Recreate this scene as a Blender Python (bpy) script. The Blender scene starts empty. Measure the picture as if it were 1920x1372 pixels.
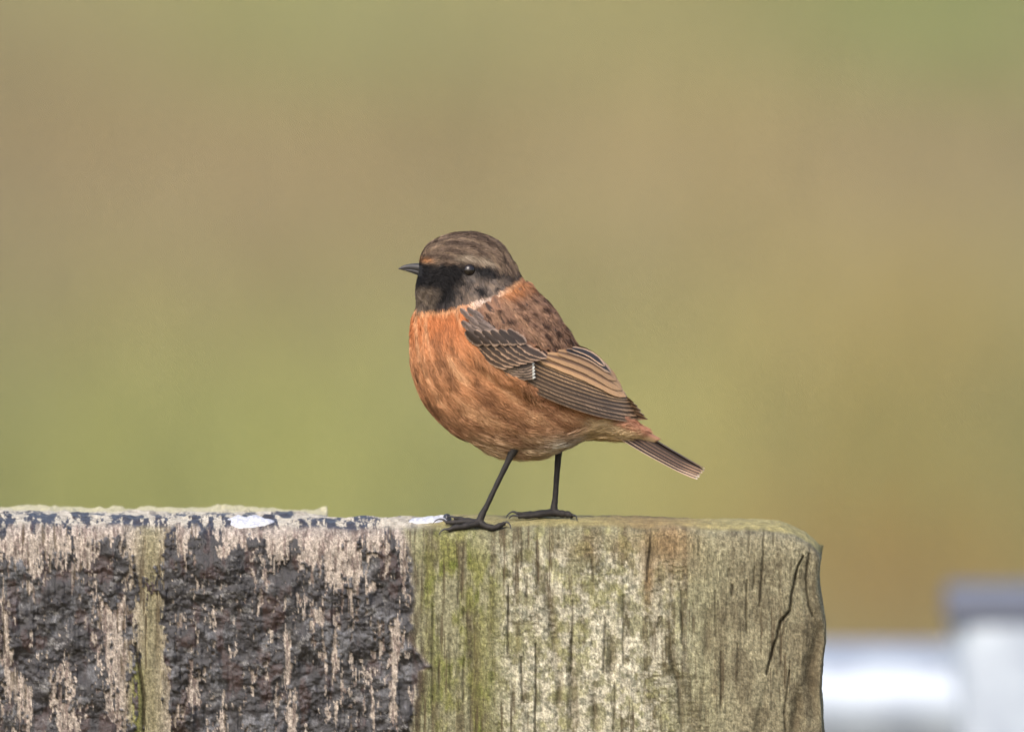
import bpy, bmesh, math
import numpy as np
from mathutils import Vector

sc = bpy.context.scene
rng = np.random.default_rng(7)
R = math.radians

# ------------------------------------------------------------------ camera
S = 0.3375 / 1920            # metres per photo pixel at the bird
D = 8.0                      # camera to bird
PITCH = R(2.0)
ZC = 1.25                    # height of the picture centre at the bird
DIST = D / math.cos(PITCH)
FPX = DIST / S               # focal length in photo pixels
cam = bpy.data.cameras.new('camera')
cam.sensor_width = 36.0
cam.lens = FPX * 36.0 / 1920
cam.clip_start = 0.1
cam.clip_end = 6000
cam.dof.use_dof = True
cam.dof.focus_distance = DIST - 0.008
cam.dof.aperture_fstop = cam.lens / 71.0
cam_o = bpy.data.objects.new('camera', cam)
sc.collection.objects.link(cam_o)
CAMZ = ZC + D * math.tan(PITCH)
cam_o.location = (0, -D, CAMZ)
cam_o.rotation_euler = (R(90) - PITCH, 0, 0)
sc.camera = cam_o

# ------------------------------------------------------------------ light
SUN_EL, SUN_AZ = 44.0, -24.0      # azimuth measured from straight behind the camera, minus = left
world = bpy.data.worlds.new('World')
sc.world = world
world.use_nodes = True
wn = world.node_tree
bg = wn.nodes['Background']
sky = wn.nodes.new('ShaderNodeTexSky')
sky.sky_type = 'NISHITA'
sky.sun_disc = False
sky.sun_elevation = R(SUN_EL)
sky.sun_rotation = R(180 - SUN_AZ)
sky.air_density = 1.0
sky.dust_density = 4.0
sky.ozone_density = 0.6
wn.links.new(sky.outputs['Color'], bg.inputs['Color'])
bg.inputs['Strength'].default_value = 0.13
sun = bpy.data.lights.new('sun', 'SUN')
sun.energy = 1.1
sun.angle = R(40)
sun.color = (1.0, 0.96, 0.91)
sun_o = bpy.data.objects.new('sun', sun)
sc.collection.objects.link(sun_o)
sd = Vector((math.sin(R(SUN_AZ)) * math.cos(R(SUN_EL)), -math.cos(R(SUN_AZ)) * math.cos(R(SUN_EL)), math.sin(R(SUN_EL))))
sun_o.rotation_euler = sd.to_track_quat('Z', 'Y').to_euler()

sc.view_settings.view_transform = 'Standard'
sc.view_settings.look = 'None'
sc.view_settings.gamma = 1.0
sc.view_settings.exposure = 1.2
sc.cycles.use_denoising = True

# ------------------------------------------------------------------ helpers
def lin(c, k=0.62):
    c = np.asarray(c, float) / 255.0
    return np.where(c <= 0.04045, c / 12.92, ((c + 0.055) / 1.055) ** 2.4) * k

def sstep(a, b, x):
    t = np.clip((x - a) / (b - a), 0, 1)
    return t * t * (3 - 2 * t)

def vnoise(x, y, seed):
    r = np.random.default_rng(seed).random((512, 512))
    xi = np.floor(x).astype(int); yi = np.floor(y).astype(int)
    fx = x - xi; fy = y - yi
    fx = fx * fx * fx * (fx * (fx * 6 - 15) + 10); fy = fy * fy * fy * (fy * (fy * 6 - 15) + 10)
    a = r[xi % 512, yi % 512]; b = r[(xi + 1) % 512, yi % 512]
    c = r[xi % 512, (yi + 1) % 512]; d = r[(xi + 1) % 512, (yi + 1) % 512]
    return (a * (1 - fx) + b * fx) * (1 - fy) + (c * (1 - fx) + d * fx) * fy

def fbm(x, y, sx, sy, oct=4, seed=0, gain=0.5):
    """fractal value noise, about -1..1; sx, sy are the size of the largest features"""
    t = 0; a = 1.0; n = 0
    for o in range(oct):
        t = t + a * (vnoise(x / sx * 2 ** o + 17.3 * o, y / sy * 2 ** o + 9.1 * o, seed * 31 + o) * 2 - 1)
        n += a; a *= gain
    return t / n * 1.6

def link(o, parent=None):
    sc.collection.objects.link(o)
    if parent is not None:
        o.parent = parent
    return o

def tag(o, label=None, cat=None, group=None, kind=None):
    if label: o['label'] = label
    if cat: o['category'] = cat
    if group: o['group'] = group
    if kind: o['kind'] = kind
    return o

def mesh_np(name, verts, faces, mat, parent=None, smooth=True, col=None, extra=None, uv=None):
    """faces: (n,4) or (n,3) int array"""
    me = bpy.data.meshes.new(name)
    verts = np.asarray(verts, np.float32); faces = np.asarray(faces, np.int32)
    k = faces.shape[1]
    me.vertices.add(len(verts)); me.vertices.foreach_set('co', verts.ravel())
    me.loops.add(faces.size); me.loops.foreach_set('vertex_index', faces.ravel())
    me.polygons.add(len(faces))
    me.polygons.foreach_set('loop_start', np.arange(0, faces.size, k, dtype=np.int32))
    me.polygons.foreach_set('loop_total', np.full(len(faces), k, np.int32))
    if smooth:
        me.polygons.foreach_set('use_smooth', np.ones(len(faces), bool))
    me.update(calc_edges=True)
    if col is not None:
        a = me.color_attributes.new('Col', 'FLOAT_COLOR', 'POINT')
        c4 = np.ones((len(verts), 4), np.float32); c4[:, :3] = col
        a.data.foreach_set('color', c4.ravel())
    for nm, arr in (extra or {}).items():
        a = me.attributes.new(nm, 'FLOAT', 'POINT'); a.data.foreach_set('value', np.asarray(arr, np.float32))
    if uv is not None:
        u = me.uv_layers.new(name='UVMap')
        u.data.foreach_set('uv', np.asarray(uv, np.float32)[faces.ravel()].ravel())
    me.materials.append(mat)
    o = bpy.data.objects.new(name, me)
    return link(o, parent)

def grid_faces(n, m, wrap=False):
    i, j = np.meshgrid(np.arange(n - 1), np.arange(m if wrap else m - 1), indexing='ij')
    j2 = (j + 1) % m
    return np.stack([i * m + j, (i + 1) * m + j, (i + 1) * m + j2, i * m + j2], -1).reshape(-1, 4)

def empty(name, loc):
    o = bpy.data.objects.new(name, None); o.location = loc; o.empty_display_size = 0.02
    return link(o)

class NT:
    def __init__(s, name):
        s.m = bpy.data.materials.new(name); s.m.use_nodes = True
        s.t = s.m.node_tree; s.b = s.t.nodes['Principled BSDF']
    def n(s, typ, **kw):
        nd = s.t.nodes.new(typ)
        for k, v in kw.items(): setattr(nd, k, v)
        return nd
    def l(s, a, b): s.t.links.new(a, b)
    def math(s, op, a, b=None, clamp=False):
        nd = s.n('ShaderNodeMath', operation=op, use_clamp=clamp)
        for i, v in enumerate((a, b)):
            if v is None: continue
            if isinstance(v, (int, float)): nd.inputs[i].default_value = v
            else: s.l(v, nd.inputs[i])
        return nd.outputs[0]
    def ramp(s, v, a, b, c=0.0, d=1.0):
        nd = s.n('ShaderNodeMapRange', interpolation_type='SMOOTHSTEP')
        s.l(v, nd.inputs[0])
        for i, x in enumerate((a, b, c, d)): nd.inputs[i + 1].default_value = x
        return nd.outputs[0]
    def mix(s, f, a, b, mode='MIX'):
        nd = s.n('ShaderNodeMix', data_type='RGBA', blend_type=mode)
        if isinstance(f, (int, float)): nd.inputs[0].default_value = f
        else: s.l(f, nd.inputs[0])
        for i, v in ((6, a), (7, b)):
            if hasattr(v, 'is_linked'): s.l(v, nd.inputs[i])
            else: nd.inputs[i].default_value = (*v, 1)
        return nd.outputs[2]
    def noise(s, vec, scale, detail=3, rough=0.6, dim='3D'):
        nd = s.n('ShaderNodeTexNoise', noise_dimensions=dim)
        nd.inputs['Scale'].default_value = scale; nd.inputs['Detail'].default_value = detail
        nd.inputs['Roughness'].default_value = rough
        if vec is not None: s.l(vec, nd.inputs['Vector'])
        return nd.outputs['Fac']
    def coords(s, scale=(1, 1, 1)):
        tc = s.n('ShaderNodeTexCoord'); mp = s.n('ShaderNodeMapping')
        mp.inputs['Scale'].default_value = scale
        s.l(tc.outputs['Object'], mp.inputs['Vector']); return mp.outputs['Vector']
    def bump(s, h, strength=0.5, dist=0.001):
        nd = s.n('ShaderNodeBump'); nd.inputs['Strength'].default_value = strength
        nd.inputs['Distance'].default_value = dist
        s.l(h, nd.inputs['Height']); s.l(nd.outputs[0], s.b.inputs['Normal'])
    def attr(s, nm):
        return s.n('ShaderNodeAttribute', attribute_name=nm)
    def set(s, **kw):
        for k, v in kw.items():
            i = s.b.inputs[k]
            if hasattr(v, 'is_linked'): s.l(v, i)
            elif isinstance(v, tuple): i.default_value = (*v, 1) if len(v) == 3 else v
            else: i.default_value = v
        return s.m

# ------------------------------------------------------------------ ground: rough pasture
def ground_at(px, py):
    u = (px - 960) / FPX; v = (686 - py) / FPX
    dy = math.cos(PITCH) + v * math.sin(PITCH); dz = -math.sin(PITCH) + v * math.cos(PITCH)
    t = CAMZ / -dz
    return u * t, -D + dy * t, t

OLIVE = lin((157, 147, 107), 0.6)
PATCH = [   # photo pixel of the patch centre, half sizes in pixels, colour, strength
    (600, 60, 420, 90, (140, 152, 92), .85), (1800, 20, 350, 90, (118, 150, 72), .95), (1250, 60, 300, 80, (148, 148, 92), .6),
    (60, 230, 240, 120, (164, 132, 92), .65), (500, 330, 500, 110, (162, 140, 106), .7), (1150, 330, 420, 120, (164, 142, 100), .6),
    (1750, 330, 300, 110, (166, 142, 104), .7), (350, 560, 420, 130, (158, 136, 92), .6), (1250, 520, 260, 150, (164, 150, 112), .6),
    (1700, 640, 330, 140, (174, 146, 84), .7), (500, 880, 700, 150, (144, 148, 84), .9), (1300, 860, 320, 150, (162, 154, 92), .7),
    (1750, 900, 260, 120, (152, 142, 76), .7), (1700, 1130, 380, 110, (158, 112, 56), .95), (300, 1200, 500, 150, (130, 135, 66), .7)]

def field_colour(X, Y):
    n1 = fbm(X, Y, 3.0, 9.0, 4, 71); n2 = fbm(X, Y, 9.0, 30.0, 3, 72)
    c = np.ones(X.shape + (3,)) * OLIVE
    g = sstep(0.05, 0.8, n2)[..., None]
    c = c * (1 - g) + lin((146, 148, 94), 0.6) * g
    for px, py, rx, ry, rgb, st in PATCH:
        x0, y0, t = ground_at(px, py)
        ya = ground_at(px, py + ry)[1]; yb = ground_at(px, py - ry)[1]
        wx = rx * t / FPX; wy = np.where(Y < y0, y0 - ya, yb - y0)
        q = ((X - x0) / wx) ** 2 + ((Y - y0) / wy) ** 2
        w = (np.exp(-q * 0.9) * st * .75)[..., None]
        c = c * (1 - w) + lin(rgb, 0.6) * w
    return c * (1 + 0.28 * n1[..., None])

gx = np.concatenate([-np.geomspace(2500, 16, 22), np.linspace(-15, 15, 181), np.geomspace(16, 2500, 22)])
gy = np.concatenate([-np.geomspace(400, 12, 10), np.linspace(-10, 130, 561), np.geomspace(131, 5000, 40)])
GX, GY = np.meshgrid(gx, gy, indexing='ij')
def ground_z(X, Y):
    near = np.exp(-((X / 40) ** 2 + ((Y - 50) / 120) ** 2))
    return fbm(X, Y, 4, 4, 4, 60) * 0.05 * near
m = NT('pasture')
a = m.attr('Col').outputs['Color']
v = m.coords()
n = m.noise(v, 6, 6, 0.7)
m.bump(m.noise(v, 25, 5, 0.7), 0.7, 0.06)
MAT_GROUND = m.set(**{'Base Color': m.mix(0.55, a, m.mix(n, (0.35, 0.35, 0.3), (1.6, 1.55, 1.5)), 'MULTIPLY'), 'Roughness': 0.95, 'Specular IOR Level': 0.15})
g = mesh_np('ground', np.stack([GX, GY, ground_z(GX, GY)], -1).reshape(-1, 3), grid_faces(len(gx), len(gy))[:, ::-1],
            MAT_GROUND, col=field_colour(GX, GY).reshape(-1, 3))
# keep the face normals up
if g.data.polygons[0].normal.z < 0: g.data.flip_normals()
tag(g, kind='structure', label='rough olive and tan pasture behind the post', cat='ground')

# grass tufts of the pasture
N = 52000
tx = rng.uniform(-13, 13, N); ty = rng.uniform(6, 120, N)
keep = fbm(tx, ty, 1.5, 1.5, 3, 63) > -0.35
tx, ty = tx[keep], ty[keep]; N = len(tx)
h = rng.uniform(0.05, 0.20, N) * (1 + 0.8 * (fbm(tx, ty, 2.5, 2.5, 2, 64) > 0.3)); w = rng.uniform(0.008, 0.02, N)
an = rng.uniform(0, 2 * np.pi, N); ln = rng.uniform(0.1, 0.7, N) * h; la = rng.uniform(0, 2 * np.pi, N)
bz = ground_z(tx, ty) - 0.01
ca, sa = np.cos(an) * w, np.sin(an) * w
V = np.empty((N, 5, 3))
V[:, 0] = np.stack([tx - ca, ty - sa, bz], -1); V[:, 1] = np.stack([tx + ca, ty + sa, bz], -1)
mx, my = tx + np.cos(la) * ln * .35, ty + np.sin(la) * ln * .35
V[:, 2] = np.stack([mx + ca * .7, my + sa * .7, bz + h * .6], -1); V[:, 3] = np.stack([mx - ca * .7, my - sa * .7, bz + h * .6], -1)
V[:, 4] = np.stack([tx + np.cos(la) * ln, ty + np.sin(la) * ln, bz + h], -1)
b5 = np.arange(N)[:, None] * 5
F = np.concatenate([b5 + [0, 1, 2], b5 + [0, 2, 3], b5 + [3, 2, 4]])
gc = field_colour(tx, ty) * rng.uniform(0.75, 1.35, (N, 1))
m = NT('grass_blade')
MAT_GRASS = m.set(**{'Base Color': m.attr('Col').outputs['Color'], 'Roughness': 0.7, 'Specular IOR Level': 0.2})
o = mesh_np('grass', V.reshape(-1, 3), F, MAT_GRASS, col=np.repeat(gc, 5, 0))
tag(o, 'tufts of olive and straw coloured grass in the pasture', 'grass', kind='stuff')

# ------------------------------------------------------------------ galvanised field gate behind the post
GY0 = 1.45                                  # metres behind the bird
GK = (D + GY0) / D                          # a photo pixel is this much larger there
def gate_x(px): return (px - 960) * S * GK
def gate_z(py): return CAMZ - (D + GY0) * math.tan(PITCH + math.atan((py - 686) / FPX))
m = NT('galvanised_steel')
v = m.coords()
n = m.noise(v, 60, 4, 0.6); vo = m.n('ShaderNodeTexVoronoi'); vo.inputs['Scale'].default_value = 90; m.l(v, vo.inputs['Vector'])
c = m.mix(m.ramp(n, .35, .7), (0.26, 0.30, 0.36), (0.36, 0.41, 0.47))
c = m.mix(m.math('MULTIPLY', vo.outputs['Distance'], 0.35), c, (0.22, 0.25, 0.30))
MAT_GALV = m.set(**{'Base Color': c, 'Metallic': 0.35, 'Roughness': m.ramp(n, .3, .7, .34, .48)})
m = NT('dark_cap')
MAT_CAP = m.set(**{'Base Color': m.mix(m.noise(m.coords(), 50, 3), (0.055, 0.065, 0.10), (0.10, 0.115, 0.16)), 'Roughness': 0.6})

def tube_verts(path, rad, n=16):
    path = np.asarray(path, float); rad = np.broadcast_to(np.asarray(rad, float), (len(path),))
    tn = np.gradient(path, axis=0); tn /= np.linalg.norm(tn, axis=1)[:, None]
    up = np.array([0.13, 1.0, 0.21]); rows = []
    for p, t, r in zip(path, tn, rad):
        a = np.cross(t, up); a /= np.linalg.norm(a); b = np.cross(t, a)
        th = np.linspace(0, 2 * np.pi, n, endpoint=False)
        rows.append(p + r * (np.cos(th)[:, None] * a + np.sin(th)[:, None] * b))
    return np.concatenate(rows)

def tube_bm(bm, path, rad, n=16):
    v = [bm.verts.new(p) for p in tube_verts(path, rad, n)]
    k = len(path)
    for f in grid_faces(k, n, True): bm.faces.new([v[i] for i in f])
    bm.faces.new(v[:n][::-1]); bm.faces.new(v[-n:])

def bm_obj(name, bm, mat, parent=None, smooth=True):
    bmesh.ops.recalc_face_normals(bm, faces=bm.faces)
    me = bpy.data.meshes.new(name); bm.to_mesh(me); bm.free(); me.materials.append(mat)
    if smooth:
        for p in me.polygons: p.use_smooth = len(p.vertices) <= 4
    return link(bpy.data.objects.new(name, me), parent)

xs0 = gate_x(1782); SW = 0.062              # upright: square hollow section with rounded corners
ztop = gate_z(1122); zr = gate_z(1202)
gate = empty('field_gate', (xs0, GY0, 0))
tag(gate, 'galvanised steel field gate behind the wooden post, rails and capped upright', 'gate')
def rbox(name, x0, x1, y0, y1, z0, z1, bev, mat, par, loc):
    bm = bmesh.new(); bmesh.ops.create_cube(bm, size=1)
    for q in bm.verts:
        q.co = Vector(((x0 + x1) / 2 + q.co.x * (x1 - x0), (y0 + y1) / 2 + q.co.y * (y1 - y0), (z0 + z1) / 2 + q.co.z * (z1 - z0))) - Vector(loc)
    bmesh.ops.bevel(bm, geom=bm.edges[:], offset=bev, segments=4, affect='EDGES', profile=0.5)
    return bm_obj(name, bm, mat, par)
GL = (xs0, GY0, 0)
rbox('upright', xs0, xs0 + SW, GY0 - SW / 2, GY0 + SW / 2, 0.05, ztop, 0.012, MAT_GALV, gate, GL)
rbox('cap', xs0 - 0.002, xs0 + SW + 0.002, GY0 - SW / 2 - 0.002, GY0 + SW / 2 + 0.002, ztop - 0.009, ztop + 0.005, 0.003, MAT_CAP, gate, GL)
rbox('upright', xs0 - 3.0, xs0 - 3.0 + SW, GY0 - SW / 2, GY0 + SW / 2, 0.05, ztop, 0.012, MAT_GALV, gate, GL)
rr = 0.027
for k, zz in enumerate([zr - rr, 0.86, 0.66, 0.49, 0.34, 0.20]):
    bm = bmesh.new()
    tube_bm(bm, [(-3.0 + SW - .004, 0, zz), (-3.0 + SW - .003, 0, zz), (-1.5, 0, zz), (0.003, 0, zz), (0.004, 0, zz)], rr if k == 0 else 0.019, 32)
    bm_obj('rail', bm, MAT_GALV, gate)

# ------------------------------------------------------------------ wooden post, left half under old tar
PTOP = 1.20                                  # z of photo row 968
def ZP(py): return PTOP + (968 - np.asarray(py, float)) * S
XL, XR = -60.0, 1545.0                       # photo columns of the two ends
DF, DB = -90.0, 500.0                        # depth of front and back, pixels
pro_d = np.array([-90, -89.5, -88, -84, -78, -68, -55, -40, -15, 20, 60, 500.])
pro_h = np.array([-72, -58, -46, -35, -27, -20, -14.5, -10, -5.5, -2, 0, 0.])

def top_h(px, d):
    """height of the top in pixels above row 968"""
    base = np.interp(px, [-60, 0, 200, 480, 640, 750, 900, 1100, 1300, 1480, 1545], [2, 2, 0, -1, -5, -4, 0, 0, -5, -9, -12])
    back = np.where(px < 612 + 10 * fbm(d, px * 0, 60, 60, 2, 5), -1.0, 0) + np.where(px < 612, 0, -26.0)
    h = base + back * sstep(110, 330, d)
    h = h + fbm(px, d, 60, 90, 4, 11) * 2.6 + fbm(px, d, 14, 25, 3, 12) * 1.3
    h = h + sstep(-1, 1, (760 - px) / 60) * np.maximum(fbm(px, d, 30, 50, 3, 13), 0) * 5.0 * sstep(-60, 20, d)
    return h

def rim_h(px, d):
    return np.interp(d, pro_d, pro_h) * (1 + 0.25 * fbm(px, d * 0, 70, 1, 3, 15))

def post_z(px, d):
    return ZP(968 - (top_h(px, d) * sstep(-92, -40, d) + rim_h(px, d)))

def seg_dist(x, y, pts):
    """distance to a polyline and the run along it 0..1"""
    best = np.full(x.shape, 1e9); run = np.zeros(x.shape)
    pts = np.asarray(pts, float); L = np.r_[0, np.cumsum(np.hypot(*np.diff(pts, axis=0).T))]
    for i in range(len(pts) - 1):
        a, b = pts[i], pts[i + 1]; ab = b - a
        t = np.clip(((x - a[0]) * ab[0] + (y - a[1]) * ab[1]) / (ab @ ab), 0, 1)
        q = np.hypot(x - a[0] - t * ab[0], y - a[1] - t * ab[1])
        mk = q < best
        best = np.where(mk, q, best); run = np.where(mk, (L[i] + t * (L[i + 1] - L[i])) / L[-1], run)
    return best, run

CRACKS = [  # polyline, half width, depth in pixels
    ([(1508, 1036), (1500, 1052), (1493, 1082), (1484, 1112), (1481, 1138), (1462, 1160), (1453, 1196), (1446, 1218), (1436, 1258)], 1.9, 10),
    ([(1519, 1032), (1516, 1075), (1517, 1130), (1522, 1150)], 1.8, 6), ([(1431, 985), (1429, 1050), (1423, 1130)], 1.4, 5),
    ([(1406, 985), (1402, 1030)], 1.2, 4), ([(1372, 1090), (1371, 1112)], 1.4, 5), ([(1399, 1080), (1398, 1180)], 1.1, 4), ([(1383, 1200), (1382, 1270)], 1.1, 4),
    ([(1449, 988), (1448, 1015)], 1.5, 4), ([(1366, 1060), (1364, 1075)], 1.2, 4), ([(1414, 1055), (1411, 1100)], 1.2, 4), ([(1463, 1065), (1461, 1110)], 1.0, 3),
    ([(1221, 985), (1219, 1010), (1212, 1085)], 1.6, 5), ([(953, 1090), (952, 1220)], 1.4, 5), ([(977, 1225), (979, 1310)], 1.4, 5),
    ([(1004, 1200), (1005, 1275), (1003, 1372)], 1.2, 5), ([(988, 1075), (987, 1112)], 1.3, 4), ([(1110, 1045), (1111, 1085)], 1.3, 4), ([(1075, 1110), (1070, 1260)], 1.2, 4),
    ([(1135, 1150), (1131, 1255)], 1.2, 4), ([(1168, 1110), (1168, 1240)], 1.2, 4), ([(1276, 1100), (1279, 1200)], 1.2, 4), ([(1235, 1150), (1232, 1170)], 1.5, 4),
    ([(812, 1130), (810, 1205), (811, 1310)], 1.3, 4), ([(868, 1130), (870, 1160)], 1.4, 4), ([(870, 1230), (869, 1310)], 1.3, 4), ([(843, 1180), (844, 1290)], 1.1, 3),
    ([(975, 985), (980, 1010), (976, 1060)], 1.3, 4), ([(1153, 1275), (1150, 1372)], 1.2, 4), ([(256, 1200), (264, 1255), (272, 1300), (270, 1372)], 3.0, 10),
    ([(1340, 1100), (1341, 1190)], 1.0, 3), ([(1352, 1215), (1350, 1330)], 1.0, 3), ([(1310, 1000), (1309, 1040)], 1.0, 3), ([(1480, 1250), (1470, 1330), (1474, 1400)], 1.4, 5)]
GROOVES = [ # wider worn hollows
    ([(990, 1030), (1012, 1065), (1030, 1110), (1038, 1180), (1043, 1260)], 9, 6), ([(1070, 1200), (1075, 1290), (1072, 1380)], 8, 8), ([(1144, 1180), (1148, 1225), (1143, 1270)], 8, 7),
    ([(1050, 1250), (1048, 1330)], 6, 5), ([(1252, 1190), (1262, 1230), (1275, 1290), (1280, 1380)], 6, 8), ([(1230, 1000), (1216, 1060)], 10, 4), ([(1536, 1150), (1520, 1250), (1535, 1372)], 14, 10),
    ([(1112, 1290), (1118, 1380)], 7, 5), ([(1500, 1290), (1485, 1380)], 10, 7), ([(1330, 1130), (1325, 1240)], 9, 3), ([(890, 1130), (893, 1260), (888, 1372)], 10, 3)]
BARE = [  # bare wood showing through the tar: centre, half size, strength
    (30, 1010, 34, 30, 1.2), (56, 1045, 16, 26, 1.0), (100, 1000, 40, 26, 1.0), (160, 1012, 26, 30, .9), (205, 985, 60, 16, 1.0), (280, 1020, 36, 62, 1.5),
    (345, 1010, 14, 30, .8), (440, 1000, 22, 22, .9), (520, 1010, 26, 30, 1.1), (600, 1010, 46, 50, 1.25), (650, 1050, 40, 44, 1.2), (700, 1000, 26, 26, .9), (560, 992, 220, 12, .9),
    (758, 1050, 9, 60, 1.1), (698, 1094, 13, 11, 1.1), (726, 1060, 5, 36, .7), (215, 1175, 38, 56, 1.2), (282, 1180, 28, 66, 1.5), (14, 1190, 10, 90, 1.0), (32, 1270, 18, 18, 1.2),
    (220, 1280, 34, 80, 1.0), (285, 1300, 30, 110, 1.5), (362, 1280, 15, 42, .9), (540, 1235, 7, 66, 1.2), (548, 1345, 12, 42, 1.3), (746, 1190, 8, 46, 1.3), (738, 1310, 12, 80, 1.3),
    (598, 1150, 10, 14, 1.0), (110, 1290, 20, 50, .8), (130, 1350, 20, 40, .9), (45, 1330, 22, 50, .9), (395, 1150, 10, 20, .8), (420, 1340, 12, 40, .9), (628, 1210, 5, 60, .8),
    (520, 1290, 6, 40, .9), (310, 1360, 20, 40, .9), (60, 1100, 10, 12, .7), (137, 1065, 9, 14, .9), (700, 1330, 5, 60, .8), (420, 1030, 18, 10, .8), (775, 1330, 9, 60, .9)]

def coat_edge(py):
    return np.interp(py, [940, 985, 1010, 1100, 1150, 1195, 1225, 1243, 1252, 1300, 1340, 1400],
                     [760, 752, 764, 776, 772, 772, 790, 806, 786, 780, 772, 764])

def front_fields(x, y):
    """relief (px), colour and tar amount of the front face at photo column x, row y"""
    bias = -0.36 + 0.0 * x
    bias = bias + 0.22 * sstep(1090, 1000, y)
    for bx, by, rx, ry, st in BARE:
        bias = bias + 0.72 * st * np.exp(-(((x - bx) / (rx * .85)) ** 2) ** 1.5 - (((y - by) / ry) ** 2) ** 1.5)
    nb = fbm(x, y, 26, 70, 5, 21, 0.6) * 0.42 + fbm(x, y, 6, 34, 4, 22, 0.65) * 0.55 + fbm(x, y, 5, 7, 3, 24) * 0.28
    left = sstep(5, -5, x - coat_edge(y) - 6 * fbm(x, y, 18, 18, 3, 23))
    tar = left * sstep(0.09, -0.05, bias + nb * 0.95 - 0.02)
    # thin brown-black stain feathering past the coat
    stain = sstep(34, 0, x - coat_edge(y)) * (1 - left) * sstep(-.3, .5, fbm(x, y, 8, 40, 3, 25)) * sstep(1010, 1060, y)
    # ---- relief
    grain = fbm(x, y, 9, 160, 4, 31) * 1.5 + fbm(x, y, 3.2, 60, 3, 32) * 0.8
    hgt = fbm(x, y, 130, 260, 3, 33) * 4.0 + grain + fbm(x, y, 6, 5, 3, 37) * 0.55
    chk = fbm(x, y, 15, 4.2, 3, 34); gate_ = sstep(-0.1, 0.5, fbm(x, y, 90, 90, 2, 35)) * sstep(880, 960, x) * sstep(1400, 1240, x)
    chk = sstep(0.28, 0.55, chk) * gate_
    hgt = hgt - chk * 1.6
    ver = sstep(0.40, 0.66, fbm(x, y, 4.5, 90, 3, 36)) * sstep(-.5, .4, fbm(x, y, 70, 150, 2, 38))
    hgt = hgt - ver * 2.0
    crack = np.zeros(x.shape); groove = np.zeros(x.shape)
    xw = x + 0.9 * fbm(x, y, 14, 18, 3, 41)
    for pts, hw, dp in CRACKS:
        p = np.asarray(pts); k = (x > p[:, 0].min() - 12) & (x < p[:, 0].max() + 12) & (y > p[:, 1].min() - 12) & (y < p[:, 1].max() + 12)
        if not k.any(): continue
        q, r = seg_dist(xw[k], y[k], pts)
        wd = hw * (0.5 + 0.8 * np.sin(np.pi * np.clip(r, .02, .98)) ** .5)
        e = sstep(wd + 1.4, wd * 0.35, q)
        hgt[k] -= dp * e; crack[k] = np.maximum(crack[k], e * min(1, dp / 5))
    for pts, hw, dp in GROOVES:
        p = np.asarray(pts); k = (x > p[:, 0].min() - 40) & (x < p[:, 0].max() + 40) & (y > p[:, 1].min() - 40) & (y < p[:, 1].max() + 40)
        if not k.any(): continue
        q, r = seg_dist(xw[k], y[k], pts)
        e = np.exp(-(q / hw) ** 2) * np.sin(np.pi * np.clip(r, .03, .97)) ** .6
        hgt[k] -= 1.7 * dp * e; groove[k] = np.maximum(groove[k], e)
    # the split-off slab right of the long crack stands back a little
    cx = np.interp(y, [1030, 1082, 1138, 1196, 1258, 1400], [1510, 1493, 1481, 1453, 1436, 1400])
    hgt = hgt - 3.5 * sstep(-2, 6, x - cx) * sstep(1020, 1060, y)
    lump = fbm(x, y, 48, 46, 4, 51, 0.5); lump2 = fbm(x, y, 11, 9, 4, 52, 0.65); ridge = 1 - np.abs(fbm(x, y, 22, 26, 3, 53))
    smo = sstep(-.35, .35, fbm(x, y, 70, 60, 3, 54))
    hgt = hgt + tar * (2.0 + 7.0 * lump + (.5 + 1.5 * smo) * lump2 + 1.8 * smo * ridge ** 3)
    # ---- colour
    def C(r, g_, b): return lin((r, g_, b), 0.60)
    def mixc(c, rgb, w): w = np.clip(w, 0, 1)[..., None]; return c * (1 - w) + C(*rgb) * w
    c = np.ones(x.shape + (3,)) * C(150, 147, 118)
    n_v = fbm(x, y, 12, 170, 4, 61); n_m = fbm(x, y, 60, 90, 4, 62, .6); n_f = fbm(x, y, 5, 7, 3, 63, .6)
    c = mixc(c, (104, 97, 74), sstep(0.0, 0.6, n_v) * .85)
    pale = sstep(900, 960, x) * sstep(1330, 1180, x) * sstep(990, 1060, y)
    pale = pale * sstep(-0.25, 0.4, fbm(x, y, 22, 26, 5, 64, .65) + 0.15)
    c = mixc(c, (214, 208, 186), pale * .85)
    c = mixc(c, (92, 98, 80), pale * sstep(.1, .45, fbm(x, y, 12, 12, 4, 65, .65)) * .6)
    right = sstep(1290, 1400, x)
    c = mixc(c, (146, 139, 114), right * .8)
    c = mixc(c, (104, 92, 72), sstep(1420, 1530, x) * sstep(1640, 1570, x) * sstep(1080, 1200, y) * sstep(-.2, .6, n_m) * .55)
    c = mixc(c, (104, 96, 76), sstep(1230, 1420, x) * sstep(.0, .5, fbm(x, y, 34, 46, 4, 66, .6)) * .65)
    alg = np.exp(-((x - 880) / 62) ** 2) * sstep(1000, 1080, y) * .9 + np.exp(-((x - 835) / 70) ** 2 - ((y - 1040) / 80) ** 2) * .7 + np.exp(-((x - 840) / 46) ** 2) * .45
    alg = alg * sstep(-.55, .35, fbm(x, y, 30, 80, 4, 67, .6) + .1 * n_v) * sstep(770, 800, x)
    c = mixc(c, (130, 130, 78), alg * .9)
    c = mixc(c, (108, 114, 56), alg * sstep(.1, .6, fbm(x, y, 20, 34, 3, 68)) * .8)
    c = mixc(c, (150, 148, 100), sstep(.25, .6, fbm(x, y, 26, 30, 4, 69)) * sstep(930, 1000, x) * sstep(1330, 1200, x) * .55)
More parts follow.
